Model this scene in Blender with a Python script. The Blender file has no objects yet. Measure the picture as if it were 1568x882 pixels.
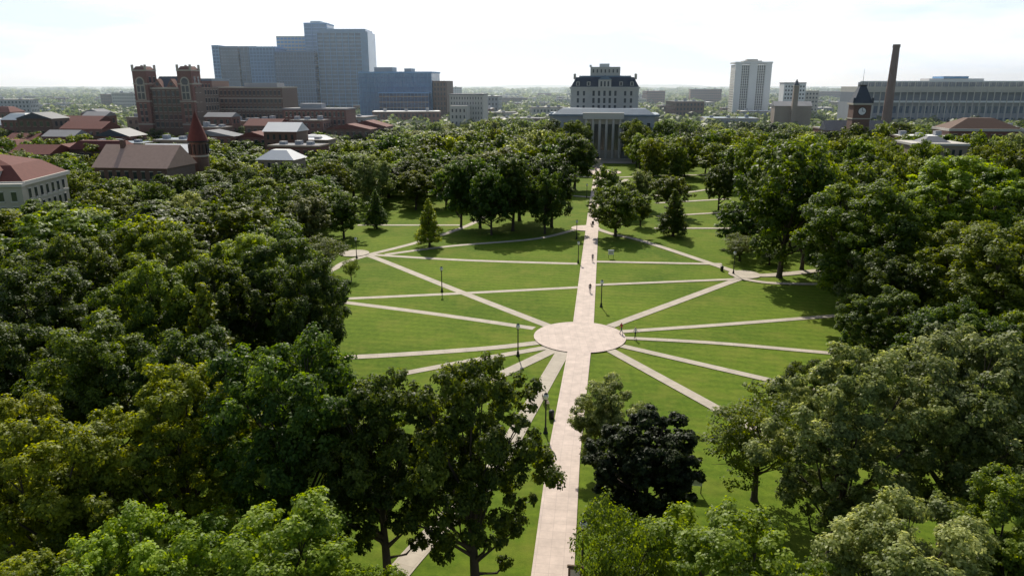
import bpy, math, random, bmesh
import numpy as np
from mathutils import Vector, Matrix
R=math.radians
random.seed(7)
scene=bpy.context.scene
COL=bpy.context.collection
ROT=R(-7.4)

# ------------------------------------------------------------------ materials
def newmat(name):
    m=bpy.data.materials.new(name); m.use_nodes=True
    nt=m.node_tree; b=nt.nodes['Principled BSDF']
    return m,nt,b
def N(nt,t,**k):
    n=nt.nodes.new(t)
    for a,v in k.items(): setattr(n,a,v)
    return n
def plain(name,col,rough=0.8,var=0.15,scale=0.6,metal=0.0,spec=0.3):
    m,nt,b=newmat(name)
    tc=N(nt,'ShaderNodeTexCoord'); no=N(nt,'ShaderNodeTexNoise'); no.inputs['Scale'].default_value=scale; no.inputs['Detail'].default_value=6
    nt.links.new(tc.outputs['Object'],no.inputs['Vector'])
    mx=N(nt,'ShaderNodeMix',data_type='RGBA')
    mx.inputs[6].default_value=tuple(c*(1-var) for c in col)+(1,); mx.inputs[7].default_value=tuple(min(1,c*(1+var)) for c in col)+(1,)
    nt.links.new(no.outputs['Fac'],mx.inputs[0]); nt.links.new(mx.outputs[2],b.inputs['Base Color'])
    b.inputs['Roughness'].default_value=rough; b.inputs['Metallic'].default_value=metal; b.inputs['Specular IOR Level'].default_value=spec
    return m
def glassmat(name,col,rough=0.12):
    return plain(name,col,rough,0.35,0.25,0.0,0.8)
def brickmat(name,c1,c2,mortar,scale=1.0):
    m,nt,b=newmat(name)
    tc=N(nt,'ShaderNodeTexCoord'); mp=N(nt,'ShaderNodeMapping'); mp.inputs['Rotation'].default_value=(R(90),0,0)
    br=N(nt,'ShaderNodeTexBrick'); br.inputs['Scale'].default_value=scale; br.inputs['Color1'].default_value=c1+(1,); br.inputs['Color2'].default_value=c2+(1,); br.inputs['Mortar'].default_value=mortar+(1,)
    br.inputs['Mortar Size'].default_value=0.02
    nt.links.new(tc.outputs['Object'],mp.inputs[0]); nt.links.new(mp.outputs[0],br.inputs['Vector']); nt.links.new(br.outputs['Color'],b.inputs['Base Color'])
    b.inputs['Roughness'].default_value=0.9
    return m
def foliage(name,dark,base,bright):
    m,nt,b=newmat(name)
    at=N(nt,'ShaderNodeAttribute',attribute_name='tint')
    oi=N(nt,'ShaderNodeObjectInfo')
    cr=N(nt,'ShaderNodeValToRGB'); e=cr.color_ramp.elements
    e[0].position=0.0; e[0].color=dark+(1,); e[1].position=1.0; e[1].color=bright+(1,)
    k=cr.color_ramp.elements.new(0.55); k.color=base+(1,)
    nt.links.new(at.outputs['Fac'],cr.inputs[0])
    hs=N(nt,'ShaderNodeHueSaturation')
    mr=N(nt,'ShaderNodeMapRange'); mr.inputs[3].default_value=0.478; mr.inputs[4].default_value=0.510
    nt.links.new(oi.outputs['Random'],mr.inputs[0]); nt.links.new(mr.outputs[0],hs.inputs['Hue'])
    m2=N(nt,'ShaderNodeMath',operation='MULTIPLY'); m2.inputs[1].default_value=7.31
    m3=N(nt,'ShaderNodeMath',operation='FRACT'); nt.links.new(oi.outputs['Random'],m2.inputs[0]); nt.links.new(m2.outputs[0],m3.inputs[0])
    mr2=N(nt,'ShaderNodeMapRange'); mr2.inputs[3].default_value=0.72; mr2.inputs[4].default_value=1.36
    nt.links.new(m3.outputs[0],mr2.inputs[0]); nt.links.new(mr2.outputs[0],hs.inputs['Value'])
    nt.links.new(cr.outputs[0],hs.inputs['Color'])
    nt.links.new(hs.outputs[0],b.inputs['Base Color'])
    b.inputs['Roughness'].default_value=0.5; b.inputs['Specular IOR Level'].default_value=0.22
    tr=N(nt,'ShaderNodeBsdfTranslucent'); hs2=N(nt,'ShaderNodeHueSaturation'); hs2.inputs['Hue'].default_value=0.48; hs2.inputs['Saturation'].default_value=1.15; hs2.inputs['Value'].default_value=2.5
    nt.links.new(hs.outputs[0],hs2.inputs['Color']); nt.links.new(hs2.outputs[0],tr.inputs['Color'])
    mix=N(nt,'ShaderNodeMixShader'); mix.inputs[0].default_value=0.42
    nt.links.new(b.outputs[0],mix.inputs[1]); nt.links.new(tr.outputs[0],mix.inputs[2])
    nt.links.new(mix.outputs[0],nt.nodes['Material Output'].inputs['Surface'])
    return m
LEAF={
 'dark':foliage('leaf_dark',(0.024,0.050,0.008),(0.058,0.098,0.013),(0.120,0.170,0.024)),
 'mid':foliage('leaf_mid',(0.034,0.064,0.008),(0.094,0.142,0.014),(0.175,0.230,0.028)),
 'bright':foliage('leaf_bright',(0.052,0.094,0.008),(0.145,0.205,0.015),(0.245,0.310,0.032)),
 'grey':foliage('leaf_grey',(0.052,0.080,0.022),(0.135,0.178,0.050),(0.280,0.320,0.130)),
 'deep':foliage('leaf_deep',(0.013,0.026,0.007),(0.027,0.046,0.011),(0.050,0.076,0.018)),
 'grove':foliage('leaf_grove',(0.018,0.040,0.007),(0.040,0.072,0.010),(0.080,0.122,0.018)),
 'far':foliage('leaf_far_hazed',(0.040,0.066,0.026),(0.075,0.105,0.040),(0.120,0.150,0.065)),  # distance haze partly put into this paler, bluer leaf colour
}
BARK=plain('bark',(0.07,0.055,0.042),0.95,0.4,3)

# ------------------------------------------------------------------ tree mesh
def tube(pts,rads,seg=7):
    V=[];F=[]
    pts=[Vector(p) for p in pts]
    for i,p in enumerate(pts):
        d=(pts[min(i+1,len(pts)-1)]-pts[max(i-1,0)]).normalized()
        a=d.orthogonal().normalized() if abs(d.z)<0.9 else Vector((1,0,0))
        a=(a-d*a.dot(d)).normalized(); b=d.cross(a)
        for s in range(seg):
            t=2*math.pi*s/seg
            V.append(p+(a*math.cos(t)+b*math.sin(t))*rads[i])
    for i in range(len(pts)-1):
        for s in range(seg):
            F.append((i*seg+s,i*seg+(s+1)%seg,(i+1)*seg+(s+1)%seg,(i+1)*seg+s))
    return V,F
def unit(rng,n):
    v=rng.normal(size=(n,3)); return v/np.linalg.norm(v,axis=1,keepdims=True)
def make_tree(name,seed,H,W,zb,nl,nleaf,leaf,shape='round',sub=11,spread=0.40,rs=1.0):
    rng=np.random.default_rng(seed)
    a=W/2; c=H*(1-zb)/2; zc=H*(1+zb)/2
    C=[];Rr=[]
    ph=rng.uniform(0,6.28)
    for i in range(nl):
        t=(i+0.5)/nl
        az=ph+i*2.39996+rng.normal()*0.25
        if shape=='cone':
            zz=zb+(1-zb)*(0.04+0.94*t); rad=a*(1-t)**0.85*(0.55+0.3*rng.random())
            C.append((rad*math.cos(az),rad*math.sin(az),zz*H)); Rr.append(max(0.35,a*(0.12+0.30*(1-t))))
            continue
        cz=1-2*t*0.93; sr=math.sqrt(max(0,1-cz*cz))
        k=0.66+0.26*rng.random() if rng.random()>0.18 else 0.35
        lump=1+0.20*math.sin(az*2+ph*3)+0.13*math.sin(az*3+cz*4+ph)
        if shape=='dome': lump=1+0.05*math.sin(az*2+ph)
        if cz<0: lump*=1-0.15*abs(cz)
        C.append((a*k*lump*sr*math.cos(az),a*k*lump*sr*math.sin(az),zc+c*k*cz*(1+0.12*rng.normal())))
        Rr.append(a*rng.uniform(0.19,0.38)*(9.0/ max(9,nl**0.60))*rs )
    C=np.array(C);Rr=np.array(Rr)
    w=Rr**2; cnt=np.maximum(8,(nleaf*w/w.sum()).astype(int))
    P=[];Nn=[];T=[]
    for j in range(nl):
        n=cnt[j]; r=Rr[j]
        sd=unit(rng,sub); sd[:,2]=sd[:,2]*0.7+0.15
        sc=C[j]+sd*r*0.85*rng.uniform(0.75,1.2,(sub,1))
        idx=rng.integers(0,sub,n)
        off=unit(rng,n)*(rng.random((n,1))**0.45); off[:,2]*=0.7
        p=sc[idx]+off*r*spread*1.25
        out=0.50*off+0.35*sd[idx]+0.50*np.array([0,0,1])+0.42*unit(rng,n)
        P.append(p);Nn.append(out)
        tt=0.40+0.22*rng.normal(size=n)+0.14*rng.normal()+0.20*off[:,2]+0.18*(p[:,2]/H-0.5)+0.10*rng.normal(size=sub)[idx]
        T.append(tt)
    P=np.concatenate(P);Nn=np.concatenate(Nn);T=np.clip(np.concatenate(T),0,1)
    Nn/=np.linalg.norm(Nn,axis=1,keepdims=True)
    P[:,2]=np.maximum(P[:,2],zb*H*0.8)
    s=H/ P[:,2].max(); P[:,2]*=s
    n=len(P)
    rv=unit(rng,n); t=np.cross(Nn,rv); t/=np.linalg.norm(t,axis=1,keepdims=True); b=np.cross(Nn,t)
    L=leaf*rng.uniform(0.6,1.25,(n,1))
    q=np.stack([P-t*L*0.5,P+b*L*0.33+Nn*L*0.06,P+t*L*0.5-Nn*L*0.05,P-b*L*0.33+Nn*L*0.06],axis=1).reshape(-1,3)
    V=[];F=[]
    def addt(pts,rads,seg=7):
        v,f=tube(pts,rads,seg); o=len(V); V.extend(v); F.extend([tuple(o+i for i in g) for g in f])
    tr=H*0.022
    bend=Vector((rng.normal()*0.3,rng.normal()*0.3,0))
    top=H*(0.9 if shape=='cone' else 0.62)
    trunk=[Vector((0,0,-0.3)),Vector((0,0,0.35)),bend*0.4+Vector((0,0,top*0.3)),bend+Vector((0,0,top*0.62)),bend*0.7+Vector((0,0,top))]
    addt(trunk,[tr*1.7,tr*1.15,tr*0.9,tr*0.6,tr*0.15],9)
    order=rng.permutation(nl)[:min(nl,22)]
    for j in order:
        e=Vector(C[j]*np.array([1,1,s])); z0=min(top*0.75,max(H*zb*0.75,e.z*0.45))
        st=bend*(z0/top)+Vector((0,0,z0)); mid=st.lerp(e,0.5)+Vector((rng.normal()*.3,rng.normal()*.3,-0.06*H*0.3+rng.normal()*.2))
        addt([st,mid,e],[tr*0.42,tr*0.26,tr*0.07],5)
        for _ in range(2):
            e2=e+Vector(unit(rng,1)[0])*Rr[j]*0.9; addt([mid.lerp(e,0.5),e2],[tr*0.14,tr*0.04],4)
    nv=len(V)
    allv=np.concatenate([np.array([tuple(v) for v in V]),q])
    nf=len(F)
    me=bpy.data.meshes.new(name)
    me.vertices.add(len(allv)); me.vertices.foreach_set('co',allv.ravel().astype(np.float32))
    loops=np.concatenate([np.array(F).ravel(),nv+np.arange(4*n)])
    me.loops.add(len(loops)); me.loops.foreach_set('vertex_index',loops.astype(np.int32))
    me.polygons.add(nf+n); me.polygons.foreach_set('loop_start',(np.arange(nf+n)*4).astype(np.int32)); me.polygons.foreach_set('loop_total',np.full(nf+n,4,np.int32))
    mi=np.zeros(nf+n,np.int32); mi[nf:]=1
    me.materials.append(BARK); me.materials.append(LEAF['mid'])
    me.polygons.foreach_set('material_index',mi)
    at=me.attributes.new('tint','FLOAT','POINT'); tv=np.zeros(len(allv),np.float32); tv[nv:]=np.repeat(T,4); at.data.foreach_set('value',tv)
    me.update(calc_edges=True); me.validate()
    return me,H,W
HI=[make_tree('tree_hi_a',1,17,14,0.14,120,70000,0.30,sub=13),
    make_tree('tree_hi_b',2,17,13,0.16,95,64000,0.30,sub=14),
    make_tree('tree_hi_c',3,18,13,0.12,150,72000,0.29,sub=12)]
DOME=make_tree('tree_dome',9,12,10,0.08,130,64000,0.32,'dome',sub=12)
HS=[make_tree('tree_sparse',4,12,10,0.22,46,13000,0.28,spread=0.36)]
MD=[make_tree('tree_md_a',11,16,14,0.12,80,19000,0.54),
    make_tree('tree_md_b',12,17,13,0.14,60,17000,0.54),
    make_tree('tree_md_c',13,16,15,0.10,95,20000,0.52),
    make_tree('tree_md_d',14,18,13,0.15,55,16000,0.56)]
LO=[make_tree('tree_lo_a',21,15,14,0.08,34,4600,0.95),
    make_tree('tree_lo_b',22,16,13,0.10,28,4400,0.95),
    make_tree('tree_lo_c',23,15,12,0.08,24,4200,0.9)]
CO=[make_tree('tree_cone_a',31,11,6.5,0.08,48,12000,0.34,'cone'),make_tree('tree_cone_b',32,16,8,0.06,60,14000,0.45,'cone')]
def tree(kind,x,y,H,W,leaf,name,rot=None):
    me,h0,w0=kind
    ob=bpy.data.objects.new(name,me); COL.objects.link(ob)
    ob.location=(x,y,0); ob.rotation_euler=(0,0,random.uniform(0,6.28) if rot is None else rot)
    ob.scale=(W/w0,W/w0*random.uniform(.9,1.1),H/h0)
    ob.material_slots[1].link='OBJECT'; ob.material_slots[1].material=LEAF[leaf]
    return ob
placed=[]
def T(x,y,H,W,leaf,kind=None,name=None):
    placed.append((x,y,W/2))
    if kind is None:
        kind=random.choice(HI if y<100 else (MD if y<210 else LO))
    if name is None:
        name={'dark':'oak_tree','grove':'oak_tree','mid':'elm_tree','bright':'honey_locust_tree','grey':'linden_tree','deep':'beech_tree'}[leaf]
    return tree(kind,x,y,H,W,leaf,name)
# foreground
T(-20.5,33.5,13,11,'bright',HI[0]); T(-12.5,33.0,13.5,11.5,'bright',HI[1]); T(-25,31,12.5,9,'bright',HI[2]); T(-7.0,29.5,12,7,'bright',HI[2])
T(-29,41,15,11,'bright',HI[1]); T(-24,46.5,16,11,'bright',HI[2]); T(-37,46,15,10,'bright',HI[0])
T(-15.2,46.5,19,13,'dark',HI[0]); T(-9.2,45.5,16.6,9.5,'dark',HI[2]); T(-2.6,43.5,18.6,10.8,'mid',HI[2])
T(24.5,47.5,17,12,'grey',HI[2]); T(34,49,18.5,14,'grey',HI[0]); T(12.5,33.8,13,11,'bright',HI[1]); T(22.5,35,13,11,'grey',HI[0]); T(30,37,13,9,'mid',HI[2])
T(6.3,37,11.8,6.0,'mid',HS[0]); T(27.6,63.6,10,6.5,'dark',HI[1]); T(36.8,75,9,4.5,'dark',CO[0],'juniper_tree')
T(8.6,60,9.6,7,'grey',HI[1],'linden_tree'); T(10.8,51.5,11.2,9.3,'deep',DOME); T(21.2,55.5,10.8,10,'mid',HS[0],'hawthorn_tree')
# right side
T(52.7,106.6,22,21,'mid',HI[0]); T(73,113,24.5,24,'bright',HI[2]); T(58,83,20,17,'bright',HI[1]); T(50.4,131,25.5,17,'mid',MD[1]); T(57,137,23,14,'bright',MD[0]); T(62,94,18,14,'bright',HI[2])
T(46,70,14,12,'dark',HI[0]); T(55,66,15,13,'mid',HI[1]); T(45,58,13,10,'dark',HI[2]); T(90,143.4,22,23,'bright'); T(80,128,20,16,'mid'); T(44,81,12,10,'dark',HI[2]); T(50,93,14,12,'dark',HI[0])
T(59.9,206.7,13.5,11.3,'dark'); T(46.9,144,5.8,8,'mid',HS[0],'crabapple_tree'); T(52,141,4,6,'dark',HS[0],'crabapple_tree'); T(73,150,20,18,'dark')
# centre groves
T(0.2,176,19.2,15.5,'grove',MD[0]); T(-8.1,180,18,14.5,'grove',MD[2]); T(10.1,181,18,13.5,'grove',MD[1]); T(2,190,18,14,'grove',MD[3]); T(-13,181,17,12,'grove',MD[0]); T(-5,171,16.5,11,'grove',MD[2]); T(8,172,16,10,'grove',MD[2])
T(24.8,169.3,12.8,14.6,'mid',MD[2]); T(-18.5,157.8,11,6,'bright',CO[0],'bald_cypress_tree'); T(38.6,169.3,11.3,7.7,'mid',CO[1],'spruce_tree'); T(37.5,208.9,11.5,8,'grey'); T(43.8,198,11.2,10.8,'mid')
T(-39.8,167,11.6,11.4,'dark'); T(-34.2,179,9.9,6,'dark',CO[0],'spruce_tree'); T(21.8,250,18.5,18,'grove',MD[0]); T(-29.8,128.7,4.4,3,'mid',HS[0],'dogwood_tree'); T(-35.6,133.5,7.7,8.5,'mid',HS[0],'redbud_tree')
T(31,195,10,8,'mid'); T(33,182,8,6,'mid'); T(28,215,12,9,'mid')
T(27,325,20,13,'dark',MD[0]);T(31.5,337,19.5,12,'mid',MD[1]);T(55,320,20,13,'dark',MD[2]);T(56,336,20.5,13,'mid',MD[3]);T(19,338,20,13,'dark',MD[3]);T(68,330,20,13,'dark',MD[0]);T(53,300,16,12,'mid',MD[1]);T(26,300,16,12,'mid',MD[1])
T(150,322,19,13,'dark',LO[0]);T(161,318,19.5,13,'mid',LO[1]);T(172,326,19,13,'dark',LO[2])
# left mass
for a in [(-69,107,17,19,'mid'),(-60,121,15.5,19,'dark'),(-45.6,120.7,16,16,'mid'),(-50,74,17,14,'dark'),(-37.6,72.9,18,12,'mid'),(-27.6,82,18.5,12,'dark'),(-22,74,17.5,9,'dark'),(-36,57.8,16,12,'mid'),(-32,76,17,11,'dark'),(-29,59,15,11,'dark'),(-47,95,17,14,'mid'),(-36,96,16,13,'bright'),(-58,92,17,14,'dark'),(-37,110,15,12,'dark'),(-70,88,17,15,'mid'),(-48,62,15,12,'dark'),(-22,60,12,9,'dark'),(-26,92,13,9,'dark'),(-55,108,16,14,'bright'),(-50,135,13,14,'mid'),(-80,125,15,16,'mid'),
  (-96,199,11.5,12,'dark'),(-106,197,11,12,'mid'),(-86,205,12,12,'dark'),(-79,224,11.5,11,'mid'),(-70,226,12,11,'dark'),(-100,150,12,13,'dark'),(-112,146,11,13,'mid'),(-92,160,12.5,13,'mid'),(-98,176,13,13,'dark')]:
    T(*a)
T(-34,81,17.5,8,'mid',CO[1],'pine_tree'); T(-31,69,16,8,'bright',CO[1],'larch_tree')
# background belt ------------------------------------------------------------
FOOT=[(-131,170,25,20),(-110,222,17,14),(-77,240,8,8),(-96,300,9,12),(43.5,374,33,27),(-186,410,26,18),(-158,436,32,16),(138,238,12,12),(195,306,16,14),(161,345,14,10)]
def inpoly(x,y,P):
    c=False;j=len(P)-1
    for i in range(len(P)):
        if (P[i][1]>y)!=(P[j][1]>y) and x<(P[j][0]-P[i][0])*(y-P[i][1])/(P[j][1]-P[i][1])+P[i][0]: c=not c
        j=i
    return c
CLEAR=[[(-16,60),(-24,90),(-33,112),(-42,140),(-46,165),(-45,200),(-14,203),(-3,215),(14,215),(46,262),(80,262),(66,210),(63,178),(44,150),(42,128),(58,118),(44,90),(36,80),(26,60)],
       [(26,215),(45,215),(80,262),(52,262),(36,240)]]
def clear(x,y,r):
    for P in CLEAR:
        if inpoly(x,y,P): return False
    xc=3+0.1285*(y-45)
    if abs(x-xc)<(7+r*0.8 if y<300 else 10+r*0.4): return False
    for (fx,fy,hx,hy) in FOOT:
        if abs(x-fx)<hx+r*0.3 and abs(y-fy)<hy+r*0.3: return False
    for (px,py,pr) in placed:
        if (px-x)**2+(py-y)**2<(0.74*(pr+r))**2: return False
    return True
rb=random.Random(5)
for _ in range(6500):
    y=math.sqrt(rb.uniform(70**2,430**2)); x=rb.uniform(-0.78*y-10,0.80*y+10)
    if y<100 and abs(x)<40: continue
    W=rb.uniform(10,16) if y<230 else rb.uniform(9,16)
    if y>290 and x<-70 and rb.random()<0.5: continue
    if 20<x<105 and y>212 and rb.random()<0.5: continue
    if not clear(x,y,W/2*(1.35 if (15<x<105 and y>212) else 1)): continue
    H=rb.uniform(11,17)
    if x<-60 and y>125: H=rb.uniform(9.5,14)
    if x<-60 and 140<y<290: H=rb.uniform(9,13)
    if x>60 and y<260: H=rb.uniform(15,20.5)
    if y>300 and x>=-60: H=rb.uniform(10,15.5)
    if abs(x-43)<60 and y>280: H=rb.uniform(14,18)
    lf=rb.choices(['dark','mid','bright','grey'],[3.6,4.5,1.6,0.7] if y<150 else [5.5,4,0.5,0.5])[0]  # farther belt favours darker leaves, backlit tone put into their colour
    T(x,y,H,W,lf, rb.choice(HI) if y<95 else (rb.choice(MD) if y<240 else rb.choice(LO)))

# distant mass of trees as one mesh
rng=np.random.default_rng(99)
nc=6000
dd=np.sqrt(rng.uniform(420**2,2200**2,nc)); dd[:2300]=rng.uniform(410,900,2300); dd[-900:]=rng.uniform(2000,5200,900)
xx=rng.uniform(-0.8,0.8,nc)*dd
PP=[];NN=[];LL=[];TT=[]
for x,y in zip(xx,dd):
    k=34; u=unit(rng,k); u[:,2]=np.abs(u[:,2])
    sz=rng.uniform(5,9)*(1 if y<1500 else 1.8 if y<2500 else 4); hh=rng.uniform(7,13)*(1 if y<2500 else 1.5)
    cc=np.array([x,y,hh*0.4]); PP.append(cc+u*np.array([sz,sz,hh*0.62])*rng.uniform(0.75,1.05,(k,1))); NN.append(u+0.5*unit(rng,k)); LL.append(np.full(k,sz*0.5)); TT.append(np.clip(rng.normal(0.5,0.15,k)+rng.normal()*0.2,0,1))
P=np.concatenate(PP);Nn=np.concatenate(NN);Nn/=np.linalg.norm(Nn,axis=1,keepdims=True);L=np.concatenate(LL)[:,None];Tn=np.concatenate(TT)
t=np.cross(Nn,unit(rng,len(P)));t/=np.linalg.norm(t,axis=1,keepdims=True);b=np.cross(Nn,t)
q=np.stack([P-t*L*0.6,P+b*L*0.5,P+t*L*0.6,P-b*L*0.5],axis=1).reshape(-1,3)
me=bpy.data.meshes.new('distant_trees');n=len(P)
me.vertices.add(4*n);me.vertices.foreach_set('co',q.ravel().astype(np.float32));me.loops.add(4*n);me.loops.foreach_set('vertex_index',np.arange(4*n,dtype=np.int32));me.polygons.add(n);me.polygons.foreach_set('loop_start',(np.arange(n)*4).astype(np.int32));me.polygons.foreach_set('loop_total',np.full(n,4,np.int32))
at=me.attributes.new('tint','FLOAT','POINT');at.data.foreach_set('value',np.repeat(Tn,4).astype(np.float32));me.update(calc_edges=True)
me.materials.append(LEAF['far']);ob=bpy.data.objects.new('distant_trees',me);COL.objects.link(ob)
# low hills at the horizon
V=[];F=[];rh=random.Random(3);K=120
for i in range(K+1):
    x=-9500+19000*i/K;hh=18+16*math.sin(i*.21)+9*math.sin(i*.53+1)+rh.uniform(-3,3)
    V+=[(x,8200,-1),(x,9000,max(6,hh)),(x,10500,-1)]
for i in range(K):
    o=3*i;F+=[(o,o+3,o+4,o+1),(o+1,o+4,o+5,o+2)]
me=bpy.data.meshes.new('hills');me.from_pydata(V,[],F);me.materials.append(plain('hill_woods_hazed',(0.13,0.18,0.20),.95,.2,.01));ob=bpy.data.objects.new('hills',me);COL.objects.link(ob)  # blue of the distant haze is put into the hill colour

# ------------------------------------------------------------------ ground
gm,nt,b=newmat('lawn_ground')
tc=N(nt,'ShaderNodeTexCoord')
def noise(scale,detail=5,rough=0.55):
    n=N(nt,'ShaderNodeTexNoise'); n.inputs['Scale'].default_value=scale;n.inputs['Detail'].default_value=detail;n.inputs['Roughness'].default_value=rough
    nt.links.new(tc.outputs['Object'],n.inputs['Vector']);return n
n1=noise(0.05);n2=noise(1.3,8,0.7);n3=noise(9,4,0.7)
r1=N(nt,'ShaderNodeValToRGB');e=r1.color_ramp.elements;e[0].position=0.36;e[0].color=(0.058,0.110,0.007,1);e[1].position=0.64;e[1].color=(0.146,0.206,0.017,1)
ad=N(nt,'ShaderNodeMath',operation='MULTIPLY_ADD');nt.links.new(n2.outputs['Fac'],ad.inputs[0]);ad.inputs[1].default_value=0.55
m_=N(nt,'ShaderNodeMath',operation='MULTIPLY');nt.links.new(n1.outputs['Fac'],m_.inputs[0]);m_.inputs[1].default_value=0.45;nt.links.new(m_.outputs[0],ad.inputs[2]);nt.links.new(ad.outputs[0],r1.inputs[0])
mpw=N(nt,'ShaderNodeMapping');mpw.inputs['Rotation'].default_value=(0,0,R(12));nt.links.new(tc.outputs['Object'],mpw.inputs[0])
wv=N(nt,'ShaderNodeTexWave');wv.bands_direction='Y';wv.inputs['Scale'].default_value=0.17;wv.inputs['Distortion'].default_value=1.5;nt.links.new(mpw.outputs[0],wv.inputs['Vector'])
hv=N(nt,'ShaderNodeHueSaturation');mrw=N(nt,'ShaderNodeMapRange');mrw.inputs[3].default_value=0.925;mrw.inputs[4].default_value=1.07;nt.links.new(wv.outputs['Fac'],mrw.inputs[0]);nt.links.new(mrw.outputs[0],hv.inputs['Value']);nt.links.new(r1.outputs[0],hv.inputs['Color'])
n4=noise(0.16,8,0.68);rp=N(nt,'ShaderNodeValToRGB');rp.color_ramp.elements[0].position=0.48;rp.color_ramp.elements[1].position=0.70;nt.links.new(n4.outputs['Fac'],rp.inputs[0])
mk=N(nt,'ShaderNodeMath',operation='MULTIPLY');mk.inputs[1].default_value=0.6;nt.links.new(rp.outputs[0],mk.inputs[0])
mxp=N(nt,'ShaderNodeMix',data_type='RGBA');mxp.inputs[7].default_value=(0.190,0.202,0.032,1);nt.links.new(mk.outputs[0],mxp.inputs[0]);nt.links.new(hv.outputs[0],mxp.inputs[6])
sp=N(nt,'ShaderNodeSeparateXYZ');nt.links.new(tc.outputs['Object'],sp.inputs[0])
mf=N(nt,'ShaderNodeMapRange');mf.inputs[1].default_value=390;mf.inputs[2].default_value=470;nt.links.new(sp.outputs['Y'],mf.inputs[0])
n5=noise(0.011,8,0.7);rf=N(nt,'ShaderNodeValToRGB');ee=rf.color_ramp.elements;ee[0].position=0.42;ee[0].color=(0.05,0.085,0.032,1);ee[1].position=0.70;ee[1].color=(0.20,0.20,0.17,1);k=ee.new(0.58);k.color=(0.08,0.115,0.05,1);nt.links.new(n5.outputs['Fac'],rf.inputs[0])
mxf=N(nt,'ShaderNodeMix',data_type='RGBA');nt.links.new(mf.outputs[0],mxf.inputs[0]);nt.links.new(mxp.outputs[2],mxf.inputs[6]);nt.links.new(rf.outputs[0],mxf.inputs[7])
nt.links.new(mxf.outputs[2],b.inputs['Base Color']);b.inputs['Roughness'].default_value=0.95;b.inputs['Specular IOR Level'].default_value=0.1
bp=N(nt,'ShaderNodeBump');bp.inputs['Strength'].default_value=0.6;bp.inputs['Distance'].default_value=0.08;nt.links.new(n3.outputs['Fac'],bp.inputs['Height']);nt.links.new(bp.outputs[0],b.inputs['Normal'])
me=bpy.data.meshes.new('ground');S=14000
me.from_pydata([(-S,-400,0),(S,-400,0),(S,S,0),(-S,S,0)],[],[(0,1,2,3)]);me.materials.append(gm);ob=bpy.data.objects.new('ground',me);COL.objects.link(ob)

# ------------------------------------------------------------------ paths
def pavemat(name,col,joint,w):
    m,nt,b=newmat(name)
    uv=N(nt,'ShaderNodeUVMap');br=N(nt,'ShaderNodeTexBrick');br.offset=0.0
    br.inputs['Scale'].default_value=1.0;br.inputs['Brick Width'].default_value=w;br.inputs['Row Height'].default_value=w;br.inputs['Mortar Size'].default_value=0.02
    c1=tuple(c*0.96 for c in col)+(1,);c2=tuple(c*1.04 for c in col)+(1,)
    br.inputs['Color1'].default_value=c1;br.inputs['Color2'].default_value=c2;br.inputs['Mortar'].default_value=joint+(1,)
    nt.links.new(uv.outputs[0],br.inputs['Vector'])
    tc=N(nt,'ShaderNodeTexCoord');no=N(nt,'ShaderNodeTexNoise');no.inputs['Scale'].default_value=0.6;no.inputs['Detail'].default_value=9;no.inputs['Roughness'].default_value=0.72;nt.links.new(tc.outputs['Object'],no.inputs['Vector'])
    mr=N(nt,'ShaderNodeMapRange');mr.inputs[1].default_value=0.25;mr.inputs[2].default_value=0.75;mr.inputs[3].default_value=0.74;mr.inputs[4].default_value=1.2;nt.links.new(no.outputs['Fac'],mr.inputs[0])
    hs=N(nt,'ShaderNodeHueSaturation');nt.links.new(mr.outputs[0],hs.inputs['Value']);nt.links.new(br.outputs['Color'],hs.inputs['Color']);nt.links.new(hs.outputs[0],b.inputs['Base Color']);b.inputs['Roughness'].default_value=0.85
    return m
M_WALK=pavemat('pink_paving',(0.57,0.465,0.40),(0.47,0.38,0.33),1.05)
M_CONC=pavemat('concrete_paving',(0.43,0.375,0.30),(0.34,0.29,0.22),1.5)
M_ROAD=plain('asphalt_grey',(0.20,0.195,0.19),0.9,0.15,0.5)
LV=[0]
def ribbon(name,pts,w,mat,smooth=True):
    LV[0]+=1; z=0.012+0.004*LV[0]
    p=[Vector(a) for a in pts]
    if smooth and len(p)>2:
        o=[]
        for i in range(len(p)-1):
            p0=p[max(i-1,0)];p1=p[i];p2=p[i+1];p3=p[min(i+2,len(p)-1)]
            for k in range(8):
                t=k/8; o.append(0.5*((2*p1)+(p2-p0)*t+(2*p0-5*p1+4*p2-p3)*t*t+(3*p1-p0-3*p2+p3)*t**3))
        o.append(p[-1]);p=o
    V=[];U=[];s=0
    for i,a in enumerate(p):
        d=(p[min(i+1,len(p)-1)]-p[max(i-1,0)]).normalized();nn=Vector((-d.y,d.x))
        if i: s+=(p[i]-p[i-1]).length
        V+=[(*(a+nn*w/2),z),(*(a-nn*w/2),z)];U+=[(s,w/2+0.75),(s,-w/2+0.75)]
    F=[(2*i+1,2*i+3,2*i+2,2*i) for i in range(len(p)-1)]
    me=bpy.data.meshes.new(name);me.from_pydata(V,[],F);uv=me.uv_layers.new(name='UVMap')
    for l in me.loops: uv.data[l.index].uv=U[l.vertex_index]
    me.materials.append(mat);ob=bpy.data.objects.new(name,me);COL.objects.link(ob);return ob
def disc(name,x,y,r,mat,seg=64):
    LV[0]+=1;z=0.012+0.004*LV[0]
    V=[(x+r*math.cos(2*math.pi*i/seg),y+r*math.sin(2*math.pi*i/seg),z) for i in range(seg)]
    me=bpy.data.meshes.new(name);me.from_pydata(V,[],[tuple(range(seg))]);uv=me.uv_layers.new(name='UVMap')
    for l in me.loops: uv.data[l.index].uv=V[l.vertex_index][:2]
    me.materials.append(mat);ob=bpy.data.objects.new(name,me);COL.objects.link(ob)
CP='concrete_path'
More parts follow.
